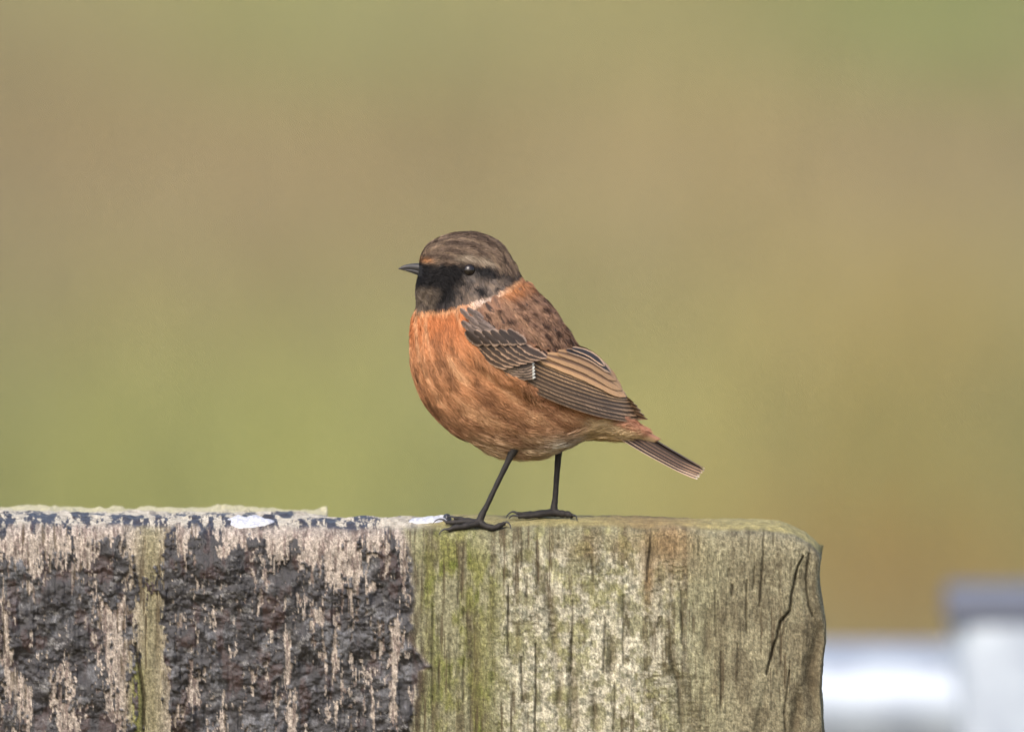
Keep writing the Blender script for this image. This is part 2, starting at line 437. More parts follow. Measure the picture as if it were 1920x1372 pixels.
    org = np.exp(-((x - 1250) / 56) ** 2 - ((y - 1010) / 62) ** 2) + .8 * np.exp(-((x - 1216) / 10) ** 2 - ((y - 1085) / 40) ** 2) + .6 * np.exp(-((x - 1120) / 60) ** 2 - ((y - 1020) / 24) ** 2)
    c = mixc(c, (144, 122, 90), org * sstep(-.7, .3, n_m + .3))
    # wood of the left half is pinker where the tar has come off
    lf = sstep(10, -10, x - coat_edge(y))
    c = mixc(c, (184, 172, 162), lf * .9)
    c = mixc(c, (112, 96, 92), lf * sstep(.0, .55, fbm(x, y, 6, 30, 4, 70, .65)) * .75)
    c = mixc(c, (140, 134, 102), np.exp(-((x - 284) / 34) ** 2) * .85)
    c = mixc(c, (122, 124, 66), np.exp(-((x - 258) / 14) ** 2) * sstep(1200, 1270, y) * .9)
    c = c * (1 + .34 * n_f[..., None]) * (1 + .34 * fbm(x, y, 2.4, 3.0, 2, 76)[..., None])
    c = mixc(c, (92, 86, 62), chk * .6); c = mixc(c, (86, 74, 56), ver * .75)
    c = mixc(c, (96, 84, 64), groove * .55); c = mixc(c, (58, 52, 38), crack * .75)
    c = mixc(c, (62, 50, 40), stain * .8)
    t = np.ones(x.shape + (3,)) * C(40, 37, 41)
    t = mixc(t, (124, 125, 130), sstep(.0, .65, fbm(x, y, 36, 32, 5, 73, .68)) * .65)  # grey-blue highlights of the tar, painted into its colour as noise patches
    t = mixc(t, (150, 148, 146), sstep(.2, .6, fbm(x, y, 10, 8, 4, 78, .65)) * sstep(-.1, .4, fbm(x, y, 50, 50, 3, 79)) * .55)
    t = mixc(t, (24, 20, 22), sstep(.0, .45, fbm(x, y, 16, 22, 5, 74, .65)) * .85)
    t = mixc(t, (74, 50, 46), sstep(.3, .7, fbm(x, y, 26, 50, 3, 75)) * .5)
    t = t * (1 + .35 * fbm(x, y, 3, 3.5, 3, 77)[..., None])
    w = tar[..., None]
    return hgt, np.clip(c * (1 - w) + t * w, 0.004, 0.9), tar

# columns: rounded left end, front, rounded right end; rows: up the front, over the top, down the back
cols_x = np.arange(-50, 1532, 2.0)
ncap = 14
cap_phi = np.linspace(0, np.pi / 2, 9)[1:]
rows_front_py = np.concatenate([np.linspace(7700, 1520, 24), np.linspace(1500, 1400, 12), np.arange(1396, 1041, -2.0)])
def path_rows():
    rows = [('f', py) for py in rows_front_py]
    # over the rim: even steps along the rounded profile
    t = np.linspace(0, 1, 400); k = np.linspace(0, 1, len(pro_d) - 1)
    sd_, sh_ = np.interp(t, k, pro_d[:-1]), np.interp(t, k, pro_h[:-1])
    for _ in range(60):
        sd_[1:-1] = (sd_[:-2] + sd_[2:]) / 2; sh_[1:-1] = (sh_[:-2] + sh_[2:]) / 2
    arc = np.r_[0, np.cumsum(np.hypot(np.diff(sd_), np.diff(sh_)))]
    q = np.arange(0, arc[-1], 1.8)
    rows += [('t', (np.interp(v, arc, sd_), np.interp(v, arc, sh_))) for v in q]
    rows += [('t', (d, 0.0)) for d in np.concatenate([np.arange(64, 130, 4.0), np.arange(130, 440, 8.0), np.linspace(440, 500, 10)])]
    rows += [('b', py) for py in np.concatenate([np.linspace(985, 1400, 30), np.linspace(1500, 7700, 24)])]
    return rows
PR = path_rows(); NR = len(PR)
# each column: x, depth squeeze (1 = full), end weight
cx_ = [(x, 1.0) for x in cols_x]
RC = 30.0; half = (DB - DF) / 2
rt = [(1532 + 13 * math.sin(p), 1 - (26 * (1 - math.cos(p))) / half) for p in cap_phi]
rt += [(1545, q) for q in np.linspace(1 - 26 / half, 0.0, 28)[1:]]
lt = [(-50 - 10 * math.sin(p), 1 - (20 * (1 - math.cos(p))) / half) for p in cap_phi]
lt += [(-60, q) for q in np.linspace(1 - 20 / half, 0.0, 14)[1:]]
allc = lt[::-1] + cx_ + rt
CX = np.array([q[0] for q in allc]); CQ = np.array([q[1] for q in allc]); NCOL = len(allc)
kinds = np.array([k for k, _ in PR]); vals = np.array([q[0] if k == 't' else q for k, q in PR]); rimh = np.array([q[1] if k == 't' else 0.0 for k, q in PR])
X2 = np.repeat(CX[:, None], NR, 1); Q2 = np.repeat(CQ[:, None], NR, 1)
# silhouette of the right end, by row
def right_edge(py): return np.interp(py, [980, 990, 1000, 1012, 1040, 1080, 1100, 1130, 1165, 1200, 1230, 1290, 1345, 1400], [-38, -20, -8, -4, -4, -8, -7, -2, 5, 5, 1, -3, 0, 2])
Yd = np.zeros((NCOL, NR)); Zm = np.zeros((NCOL, NR)); PY = np.zeros((NCOL, NR))
isf, ist, isb = kinds == 'f', kinds == 't', kinds == 'b'
PY[:, isf] = vals[isf]; Yd[:, isf] = DF
td = np.repeat(vals[ist][None], NCOL, 0)
th_ = top_h(X2[:, ist], td) * sstep(-92, -40, td) + rimh[ist][None] * (1 + 0.25 * sstep(-72, -40, rimh[ist][None]) * fbm(X2[:, ist], td * 0, 70, 1, 3, 15))
# the rim starts at row 1040 on the front face
backr = np.interp(td, [470, 485, 495, 500], [0, -3, -9, -16])
PY[:, ist] = 968 - th_ - backr; Yd[:, ist] = td
last = PY[:, np.where(ist)[0][-1]][:, None]
PY[:, isb] = last + 3 + (vals[isb] - 985)[None] * (7700 - last - 3) / (7700 - 985); Yd[:, isb] = DB
# shoulder at the right end
sh = 44 * np.clip((X2 - 1455) / 90, 0, 1) ** 2.6 + 3.0 * fbm(X2, X2 * 0, 16, 1, 3, 83) * sstep(1470, 1520, X2) + 3 * sstep(1440, 1500, X2)
PY = PY + sh * sstep(1075, 985, PY)
col_py = PY.copy()
XE = X2 + np.where(X2 > 740, 1, -1) * (1 - Q2) * half        # grain carries on round the two ends
hgt, colr, tar = front_fields(XE, np.minimum(col_py, 1500 + (col_py - 1500) * .2))
fade = np.zeros((NCOL, NR)); fade[:, isf] = 1.0
fade[:, ist] = sstep(-40, -88, td)
Yd = Yd - hgt * fade
# squeeze towards the centre plane at the two ends
yc = (DF + DB) / 2
Yd = yc + (Yd - yc) * Q2
endw = sstep(1440, 1545, X2)
X3 = X2 + right_edge(PY) * endw + np.where(X2 > 740, 1, -1) * (1 - sstep(.93, 1.0, Q2)) * hgt * .8 * np.clip(Q2 * 6, 0, 1) + endw * fbm(Yd, PY, 40, 120, 3, 81) * 4 * (1 - sstep(.9, 1, Q2))
# top colours: tar blotches and pale wood on the left, mossy grey on the right
tx_, ty_ = X2[:, ist], td
ttar = sstep(-.02, .12, fbm(tx_, ty_, 20, 150, 5, 91, .75) - .04) * sstep(20, -20, tx_ - 775) * sstep(700, 300, ty_ * 2 - 0)
wt = sstep(-70, -30, td)
ctop = np.ones(tx_.shape + (3,)) * lin((206, 198, 182), .6)
gm = sstep(760, 830, tx_)[..., None]
ctop = ctop * (1 - gm) + lin((170, 160, 110), .6) * gm
og = (np.exp(-((tx_ - 1220) / 90) ** 2) * .8)[..., None]; ctop = ctop * (1 - og) + lin((156, 132, 92), .6) * og
ctop = ctop * (1 + .3 * fbm(tx_, ty_, 10, 12, 4, 92)[..., None])
yl = (sstep(230, 320, td) * sstep(640, 600, tx_) * .8)[..., None]; ctop = ctop * (1 - yl) + lin((206, 200, 160), .6) * yl; ttar = ttar * (1 - yl[..., 0])
tt = ttar[..., None]; ctop = ctop * (1 - tt) + lin((62, 56, 58), .6) * tt
colr[:, ist] = colr[:, ist] * (1 - wt[..., None]) + ctop * wt[..., None]
tar[:, ist] = tar[:, ist] * (1 - wt) + ttar * wt
POSTV = np.stack([(X3 - 960) * S, Yd * S, ZP(PY)], -1)

m = NT('weathered_timber')
ca_ = m.attr('Col').outputs['Color']; ta_ = m.attr('tar').outputs['Fac']
v = m.coords((1, 1, 0.14)); v2 = m.coords()
nf = m.noise(v, 2600, 4, 0.65); ng = m.noise(v2, 1800, 4, 0.7)
f1 = m.mix(0.65, ca_, m.mix(m.ramp(nf, .3, .7), (0.62, 0.60, 0.56), (1.35, 1.36, 1.38)), 'MULTIPLY')
f2 = m.mix(0.6, f1, m.mix(m.ramp(ng, .3, .7), (0.6, 0.6, 0.6), (1.45, 1.45, 1.45)), 'MULTIPLY')
m.bump(m.math('ADD', nf, ng), 0.5, 0.0006)
MAT_POST = m.set(**{'Base Color': f2, 'Roughness': m.ramp(ta_, 0, 1, .88, .46), 'Specular IOR Level': m.ramp(ta_, 0, 1, .25, .55)})
post = mesh_np('wooden_post', POSTV.reshape(-1, 3), grid_faces(NCOL, NR)[:, ::-1], MAT_POST, col=colr.reshape(-1, 3), extra={'tar': tar.ravel()})
tag(post, 'broad weathered wooden post, left half under flaking black tar', 'post')

# pale droppings on the tarred end of the top
m = NT('white_dropping')
MAT_DROP = m.set(**{'Base Color': m.mix(m.ramp(m.noise(m.coords(), 900, 4), .35, .7), (0.30, 0.31, 0.36), (0.58, 0.59, 0.61)), 'Roughness': 0.5})
MAT_TARLUMP = NT('tar_lump'); MAT_TARLUMP = MAT_TARLUMP.set(**{'Base Color': (0.02, 0.021, 0.028), 'Roughness': 0.4})
def blob(name, px0, px1, d, hh, dep, mat, seed, label, lift=0.0, parent=None):
    th = np.linspace(0, 2 * np.pi, 48, endpoint=False); ph = np.linspace(0.02, np.pi * .62, 12)
    T, P = np.meshgrid(th, ph)
    rad = np.sin(P) * (1 + .18 * fbm(np.cos(T) * 2 + 5, np.sin(T) * 2 + 5, 1, 1, 3, seed))
    x = (px0 + px1) / 2 + rad * np.cos(T) * (px1 - px0) / 2; y = d + rad * np.sin(T) * dep
    z = post_z(x, y) + (np.cos(P) * hh + lift + .12 * hh * fbm(x, y, 9, 9, 3, seed + 1)) * S
    cx0, cz0 = (px0 + px1) / 2, float(post_z(np.array([(px0 + px1) / 2.]), np.array([float(d)]))[0])
    loc = np.array([(cx0 - 960) * S, d * S, cz0])
    o = mesh_np(name, np.stack([(x - 960) * S, y * S, z], -1).reshape(-1, 3) - loc, grid_faces(12, 48, True), mat, parent)
    o.location = loc
    if o.data.polygons[0].normal.z < 0: o.data.flip_normals()
    return o
d1 = blob('bird_dropping', 426, 508, -12, 6.5, 40, MAT_DROP, 3, None)
tag(d1, 'long white bird dropping on the tarred top of the post', 'bird dropping')
d2 = blob('bird_dropping', 768, 842, 10, 7, 34, MAT_DROP, 5, None)
tag(d2, "bluish white bird dropping on the post top beside the bird's toes", 'bird dropping')
blob('dark_seed', 830, 846, 6, 12, 9, MAT_TARLUMP, 8, None, 0, None)
e = bpy.data.objects['dark_seed']; e.location -= d2.location; e.parent = d2; e.name = 'dark_end'

# ------------------------------------------------------------------ the bird
def BW(p):
    """photo column, row, depth in pixels -> metres"""
    p = np.asarray(p, float)
    return np.stack([(p[..., 0] - 960) * S, p[..., 1] * 0 + p[..., 2] * S, ZC + (686 - p[..., 1]) * S], -1)
def DC(px): return 0.20 * (np.asarray(px, float) - 1000) - 18      # centre plane: body turned a little towards the camera

SEC = np.array([  # top x,y  bottom x,y  half width
    (786, 494, 785, 511, 8), (791, 475, 782, 527, 23), (803, 457, 780, 548, 37), (828, 443, 781, 564, 49), (862, 434.5, 780, 578, 55),
    (900, 437, 774, 597, 58), (935, 454, 770, 622, 61), (958, 484, 770, 652, 69), (976, 518, 774, 690, 82), (1002, 551, 787, 732, 93),
    (1032, 585, 809, 769, 98), (1056, 619, 843, 803, 98), (1078, 654, 886, 828, 93), (1106, 686, 930, 846, 85), (1126, 719, 980, 854, 74),
    (1147, 747, 1030, 846, 60), (1168, 771, 1085, 825, 44), (1192, 793, 1132, 822, 29), (1217, 810, 1180, 825, 17), (1240, 824, 1222, 833, 7)], float)
NSEC = len(SEC)
def sec_at(s):
    s = np.clip(np.asarray(s, float), 0, NSEC - 1.0001); i = np.floor(s).astype(int); t = (s - i)[..., None]
    g_ = lambda k: SEC[np.clip(k, 0, NSEC - 1)]
    p0, p1, p2, p3 = g_(i - 1), g_(i), g_(i + 1), g_(i + 2)
    return 0.5 * (2 * p1 + (p2 - p0) * t + (2 * p0 - 5 * p1 + 4 * p2 - p3) * t ** 2 + (3 * p1 - p0 - 3 * p2 + p3) * t ** 3)
def body_pt(s, th):
    """th = 0 on the back, pi on the belly, 0..pi is the side towards the camera; result in photo pixels"""
    q = sec_at(s); T, B, w = q[..., 0:2], q[..., 2:4], q[..., 4]
    C = (T + B) / 2; a_ = (T - B) / 2
    co, si = np.cos(th), np.sin(th)
    p = C + a_ * co[..., None]
    return np.stack([p[..., 0], p[..., 1], DC(C[..., 0]) - w * np.sign(si) * np.abs(si) ** .92], -1)
def body_frame(s, th):
    e = 0.02
    p = body_pt(s, th); ds = body_pt(s + e, th) - body_pt(s - e, th); dt = body_pt(s, th + e) - body_pt(s, th - e)
    n_ = np.cross(ds, dt); n_ /= np.linalg.norm(n_, axis=-1, keepdims=True) + 1e-9
    q = sec_at(s); c = np.stack([(q[..., 0] + q[..., 2]) / 2, (q[..., 1] + q[..., 3]) / 2, DC((q[..., 0] + q[..., 2]) / 2)], -1)
    sg = np.sign(((p - c) * n_).sum(-1, keepdims=True)); sg[sg == 0] = 1
    n_ = n_ * sg
    f = ds / (np.linalg.norm(ds, axis=-1, keepdims=True) + 1e-9)
    return p, f, n_, np.linalg.norm(ds, axis=-1) / (2 * e), np.linalg.norm(dt, axis=-1) / (2 * e)

KB = 0.67
def CB(r, g_, b): return lin((r, g_, b), KB)
def bird_colour(p, s, th):
    """plumage colour at body points p (photo pixels)"""
    x, y = p[:, 0], p[:, 1]
    def mixc(c, rgb, w): w = np.clip(w, 0, 1)[:, None]; return c * (1 - w) + CB(*rgb) * w
    st = fbm(s, th, 2.2, .10, 3, 101); sp = fbm(x, y, 9, 9, 3, 102); bg_ = fbm(x, y, 50, 50, 3, 103)
    # body under parts
    c = np.ones((len(x), 3)) * CB(178, 126, 88)
    c = mixc(c, (190, 114, 68), sstep(680, 590, y) * .8)
    c = mixc(c, (168, 126, 94), sstep(700, 800, y) * .8)
    c = mixc(c, (212, 186, 152), sstep(785, 850, y) * .85)
    c = mixc(c, (208, 176, 134), sstep(1040, 1110, x) * sstep(780, 812, y) * .8)
    c = mixc(c, (240, 232, 218), np.exp(-((x - 1052) / 40) ** 2 - ((y - 838) / 18) ** 2) * 1.3)
    c = mixc(c, (190, 136, 108), sstep(960, 1040, x) * sstep(800, 740, y) * .5)
    c = mixc(c, (112, 76, 52), sstep(.1, .6, st) * sstep(590, 640, y) * .55)
    c = mixc(c, (220, 176, 134), sstep(.25, .8, -st) * .45)
    c = mixc(c, (140, 98, 70), sstep(.25, .7, bg_) * sstep(640, 700, y) * .4)
    # rump
    ln_ = y - (776 + .38 * (x - 1100))
    c = mixc(c, (184, 130, 104), sstep(1085, 1120, x) * sstep(4, -6, ln_) * .85)
    c = mixc(c, (212, 184, 144), sstep(1060, 1110, x) * sstep(-2, 10, ln_) * .9)
    # back and neck side
    back = sstep(0, 14, (x - 868) * .62 - (y - 600) * -.0) * sstep(-12, 12, (x - 868) * .50 + 600 - y + 8)
    c = mixc(c, (142, 110, 90), back)
    ru, rv_ = (x * .80 + y * .60) / 27, (-x * .60 + y * .80) / 17.5
    ru = ru + .5 * (np.floor(rv_).astype(int) % 2)
    cu, cv = np.floor(ru), np.floor(rv_); hs = np.sin(cu * 127.1 + cv * 311.7) * 43758.5; hs = hs - np.floor(hs); h2 = (hs * 57.3) % 1.0
    sd2 = np.hypot((ru - cu - .5 + .3 * (hs - .5)) / .36, (rv_ - cv - .5 + .3 * (h2 - .5)) / .30) + .45 * sp
    c = mixc(c, (60, 42, 34), back * sstep(1.45, .25, sd2) * (h2 > .18) * .95)
    c = mixc(c, (176, 138, 110), back * sstep(.2, .7, -st) * .4)
    # orange neck side behind the cheek
    nk = np.exp(-((x - 958) / 34) ** 2 - ((y - (536 - .12 * (x - 958))) / 16) ** 2)
    c = mixc(c, (190, 126, 80), nk * 1.1)
    # ---- head
    yc_ = np.interp(x, [740, 783, 830, 870, 900, 925, 950, 975, 995], [577, 577, 573, 563, 554, 546, 531, 513, 500]) + 2.5 * sp
    head = sstep(4, -4, y - yc_) * sstep(10.2, 9.2, s)
    brow = np.interp(x, [780, 800, 830, 870, 905, 940, 975], [489, 495, 490, 486, 491, 502, 512])
    h = np.ones((len(x), 3)) * CB(114, 96, 81)
    h = mixc(h, (64, 50, 42), sstep(.0, .5, st) * .75)
    h = mixc(h, (150, 128, 106), sstep(.2, .8, -st) * .55)
    h = mixc(h, (184, 128, 84), np.exp(-((x - 796) / 9) ** 2 - ((y - 488) / 4) ** 2) * .8)
    h = mixc(h, (168, 152, 132), np.exp(-((y - brow + 8) / 5.5) ** 2) * sstep(832, 862, x) * sstep(935, 905, x) * .85)
    lowm = sstep(-6, 6, y - brow + 5 * sp)
    f_ = np.ones((len(x), 3)) * CB(22, 20, 22)
    ear = sstep(852, 888, x + .35 * (y - 505)) * sstep(506, 522, y)
    f_ = mixc(f_, (116, 104, 96), ear * sstep(-.9, .0, sp + .3 * st) * .9)
    f_ = mixc(f_, (134, 116, 100), ear * sstep(.2, .6, sp) * .6)
    f_ = mixc(f_, (58, 50, 46), sstep(925, 950, x) * .7)
    chin = sstep(826, 806, x + .25 * (y - 545)) * sstep(526, 540, y)
    f_ = mixc(f_, (104, 92, 80), chin * .9); f_ = mixc(f_, (60, 52, 48), chin * sstep(0, .4, sp) * .6)
    f_ = mixc(f_, (72, 66, 66), sstep(548, 562, y) * .5 * sstep(-.2, .4, sp))
    h = h * (1 - lowm[:, None]) + f_ * lowm[:, None]
    er = np.hypot(x - 879.5, (y - 503.5) * 1.1); h = mixc(h, (120, 112, 106), np.exp(-((er - 15.5) / 2.6) ** 2) * sstep(500, 510, y) * .55)
    c = c * (1 - head[:, None]) + h * head[:, None]
    # collar
    band = np.exp(-((y - yc_ - 3.5) / 4.5) ** 2) * sstep(10.2, 9.2, s) * sstep(985, 960, x)
    c = mixc(c, (220, 168, 124), band * .75)
    c = mixc(c, (232, 216, 204), band * np.exp(-((x - 905) / 26) ** 2) * .9)
    return np.clip(c, .004, .9)

BIRD_LOC = BW((897, 985, -40))
bird = empty('bird', BIRD_LOC)
tag(bird, 'small orange-breasted bird with black face standing on the post', 'bird')
def loc(v): return np.asarray(v) - BIRD_LOC

# body: lofted trunk and head, with both legs and the toes grown into the same surface
ns, nt = 150, 96
sg_ = np.linspace(0, NSEC - 1.001, ns); tg = np.linspace(0, 2 * np.pi, nt, endpoint=False)
SG, TG = np.meshgrid(sg_, tg, indexing='ij')
BP = body_pt(SG, TG).reshape(-1, 3)
m = NT('bird_skin')
ca_ = m.attr('Col').outputs['Color']; nz = m.noise(m.coords(), 1500, 4, .65)
m.bump(nz, 0.5, 0.0005)
MAT_BODY = m.set(**{'Base Color': m.mix(.5, ca_, m.mix(nz, (.5, .5, .5), (1.5, 1.5, 1.5)), 'MULTIPLY'), 'Roughness': 0.62, 'Specular IOR Level': 0.3})
def loft_obj(name, P, n, mm):
    bm = bmesh.new(); v = [bm.verts.new(q) for q in P]
    for f in grid_faces(n, mm, True): bm.faces.new([v[i] for i in f])
    bm.faces.new(v[:mm][::-1]); bm.faces.new(v[-mm:])
    return bm_obj(name, bm, MAT_BODY)
body = loft_obj('body', loc(BW(BP)), ns, nt)

def curve(pts, n):
    """smooth curve through points"""
    pts = np.asarray(pts, float); k = len(pts); t = np.linspace(0, k - 1 - 1e-6, n); i = t.astype(int); f = (t - i)[:, None]
    g_ = lambda j: pts[np.clip(j, 0, k - 1)]
    p0, p1, p2, p3 = g_(i - 1), g_(i), g_(i + 1), g_(i + 2)
    return 0.5 * (2 * p1 + (p2 - p0) * f + (2 * p0 - 5 * p1 + 4 * p2 - p3) * f ** 2 + (3 * p1 - p0 - 3 * p2 + p3) * f ** 3)
def surf_row(px, d): return 968 - (float(post_z(np.array([float(px)]), np.array([float(d)]))[0]) - PTOP) / S
def toe_pts(pts):
    """(column, depth, height above the wood) -> photo pixels and depth"""
    return [(x, surf_row(x, d) - hh, d) for x, d, hh in pts]
n_ank, f_ank = (898, surf_row(898, -60) - 9, -60), (1039, surf_row(1039, 16) - 9, 16)
tubes = [   # thigh + shank of both legs, then the toes
    ([(975, 806, -52), (964, 838, -58), (957, 853, -60), (948, 872, -60), (930, 909, -60), (913, 945, -60), (905, 960, -60), n_ank], [17, 10, 6.6, 5.4, 4.8, 5.0, 6.2, 8.0]),
    ([(1046, 800, 6), (1049, 828, 10), (1048, 842, 13), (1046, 866, 14), (1043, 905, 15), (1041, 935, 16), (1039, 950, 16), f_ank], [20, 12, 7.0, 6.0, 5.2, 5.4, 6.6, 8.0]),
    (toe_pts([(899, -60, 9), (884, -68, 7.0), (868, -73, 5.4), (853, -75, 5.4), (840, -76, 4.0)]), [7.5, 6.4, 5.6, 5.2, 4.0]),
    (toe_pts([(897, -58, 9), (880, -54, 8), (862, -50, 5.6), (848, -48, 5.2), (836, -47, 5.2)]), [7.0, 5.6, 5.0, 4.6, 3.6]),
    (toe_pts([(897, -58, 9), (884, -48, 8), (872, -38, 6), (862, -30, 5.0), (853, -24, 5.0)]), [6.5, 5.2, 4.8, 4.4, 3.4]),
    (toe_pts([(899, -60, 9), (912, -66, 6.5), (926, -69, 5.4), (938, -66, 6.2), (946, -62, 7.2)]), [7.5, 6.4, 5.6, 5.0, 3.8]),
    (toe_pts([(1040, 16, 9), (1024, 8, 7.5), (1004, 2, 5.6), (986, 0, 5.4), (972, 2, 5.4)]), [7.5, 6.2, 5.6, 5.0, 3.8]),
    (toe_pts([(1038, 16, 9), (1022, 18, 8), (1004, 22, 5.8), (986, 24, 5.4), (970, 24, 6.4)]), [7.0, 5.6, 5.2, 4.8, 3.6]),
    (toe_pts([(1038, 18, 9), (1026, 30, 7), (1012, 42, 5), (1000, 50, 5)]), [6.5, 5.2, 4.8, 3.6]),
    (toe_pts([(1040, 16, 9), (1052, 10, 7), (1064, 4, 6.4), (1073, -2, 5.4)]), [8, 6.8, 6.2, 4.4])]
for k, (pts, rad) in enumerate(tubes):
    n = 40 if k < 2 else 26
    P = curve(pts, n); r = np.interp(np.linspace(0, 1, n), np.linspace(0, 1, len(rad)), rad)
    if k < 2: r = r * (1 + .035 * np.sin(np.linspace(0, 60, n)) * (np.linspace(0, 1, n) > .35))
    else: r = r * (1 + .09 * np.sin(np.linspace(0, 3.2 * 2 * np.pi, n)))
    tv = tube_verts(loc(BW(P)), r * S, 14)
    t = loft_obj('tube', tv, n, 14)
    md = body.modifiers.new('u', 'BOOLEAN'); md.operation = 'UNION'; md.solver = 'MANIFOLD'; md.object = t
    dg = bpy.context.evaluated_depsgraph_get(); dg.update()
    me = bpy.data.meshes.new_from_object(body.evaluated_get(dg))
    if len(me.polygons) > len(body.data.polygons) * .8:
        body.modifiers.clear(); body.data = me
    else:
        body.modifiers.clear(); print('BOOLEAN failed', k)
    bpy.data.objects.remove(t)
body.parent = bird
me = body.data; me.name = 'body'
nv = len(me.vertices); co = np.empty(nv * 3); me.vertices.foreach_get('co', co); co = co.reshape(-1, 3) + BIRD_LOC
pp = np.stack([co[:, 0] / S + 960, 686 - (co[:, 2] - ZC) / S, co[:, 1] / S], -1)
# nearest loft sample gives the plumage coordinates
from mathutils.kdtree import KDTree
kd = KDTree(len(BP))
for i, q in enumerate(BP): kd.insert(q, i)
kd.balance()
near = [kd.find(q) for q in pp]; idx = np.array([q[1] for q in near]); dist = np.array([q[2] for q in near])
colb = bird_colour(pp, SG.ravel()[idx], TG.ravel()[idx])
leg = sstep(2.0, 6.0, dist) * (pp[:, 1] > 836)
lc = CB(44, 40, 38) * (1 + .3 * fbm(pp[:, 0], pp[:, 1], 6, 4, 2, 120)[:, None])
colb = colb * (1 - leg[:, None]) + lc * leg[:, None]
a = me.color_attributes.new('Col', 'FLOAT_COLOR', 'POINT')
c4 = np.ones((nv, 4), np.float32); c4[:, :3] = colb; a.data.foreach_set('color', c4.ravel())
me.polygons.foreach_set('use_smooth', np.ones(len(me.polygons), bool))
if not me.materials: me.materials.append(MAT_BODY)

# claws
m = NT('horn'); v = m.coords()
MAT_HORN = m.set(**{'Base Color': m.mix(m.noise(v, 1200, 3), (0.010, 0.010, 0.012), (0.032, 0.030, 0.032)), 'Roughness': 0.5, 'Specular IOR Level': 0.5})
for pts in ([(842, -76, 4), (834, -77, 7), (827, -78, 3.5), (823, -79, -1)], [(838, -47, 5.2), (829, -46, 10.5), (819, -45, 10), (812, -44, 4)], [(855, -25, 5), (847, -22, 8), (840, -19, 6), (836, -17, 1)],
            [(944, -63, 7), (950, -62, 10), (956, -64, 6), (958, -68, -1)], [(974, 2, 5.4), (964, 3, 8.5), (957, 4, 5.5), (954, 5, 0)], [(972, 24, 6.2), (962, 24, 10), (953, 24, 7), (949, 24, 0)],
            [(1002, 49, 5), (994, 54, 8), (988, 58, 5), (985, 60, 0)], [(1071, 0, 5.6), (1078, -6, 7), (1081, -14, 4.5), (1082, -22, -1)]):
    P = curve(toe_pts(pts), 14); bm = bmesh.new(); tube_bm(bm, loc(BW(P)), np.linspace(2.7, .5, 14) * S, 10); bm_obj('claw', bm, MAT_HORN, bird)

# bill: two mandibles
def mandible(name, pts, hts, wds, par):
    n = 26; P = curve(pts, n); hh = np.interp(np.linspace(0, 1, n), np.linspace(0, 1, len(hts)), hts); ww = np.interp(np.linspace(0, 1, n), np.linspace(0, 1, len(wds)), wds)
    th = np.linspace(0, 2 * np.pi, 20, endpoint=False); rows = []
    tn = np.gradient(P, axis=0)
    for p, h_, w_, t in zip(P, hh, ww, tn):
        t = t / np.linalg.norm(t); u = np.array([t[1], -t[0], 0.0]); u = u / np.linalg.norm(u)
        if u[1] > 0: u = -u
        k = np.cross(t, u)
        rows.append(p + np.sin(th)[:, None] * u * h_ + (np.sign(np.cos(th)) * np.abs(np.cos(th)) ** .8)[:, None] * k * w_)
    bm = bmesh.new(); v = [bm.verts.new(q) for q in loc(BW(np.concatenate(rows)))]
    for f in grid_faces(n, 20, True): bm.faces.new([v[i] for i in f])
    bm.faces.new(v[:20][::-1]); bm.faces.new(v[-20:])
    return bm_obj(name, bm, MAT_HORN, par)
db = float(DC(785)) - 3
bill = mandible('upper_bill', [(806, 507, db), (790, 501, db - 1), (774, 498.5, db - 3), (759, 499, db - 6), (747.5, 502, db - 8)], [11, 9.5, 6.6, 4.2, .8], [11, 9.5, 6.6, 4.0, .8], bird)
mandible('lower_bill', [(806, 517, db), (790, 510.5, db - 1), (775, 506, db - 3), (761, 503.5, db - 5.5), (751, 502.8, db - 7.5)], [7, 6, 4.4, 2.4, .5], [10, 8.6, 6.0, 3.2, .6], bird)

# eyes
m = NT('eye_gloss')
MAT_EYE = m.set(**{'Base Color': (0.012, 0.009, 0.008), 'Roughness': 0.12, 'Specular IOR Level': 0.5})
def surf_side(px, py, side=1):
    """depth of the trunk surface at a photo point"""
    k = np.hypot(BP[:, 0] - px, BP[:, 1] - py) + np.where((BP[:, 2] - DC(px)) * side < 0, 0, 1e3)
    i = np.argsort(k)[:6]; return float(np.average(BP[i, 2], weights=1 / (k[i] + .5)))
for side in (1, -1):
    bm = bmesh.new(); bmesh.ops.create_uvsphere(bm, u_segments=32, v_segments=20, radius=12.5 * S)
    ez = surf_side(879, 503, side)
    for q in bm.verts: q.co = Vector(loc(BW((879.5, 503.5, ez + side * 5.5)))) + q.co
    bm_obj('eye', bm, MAT_EYE, bird)

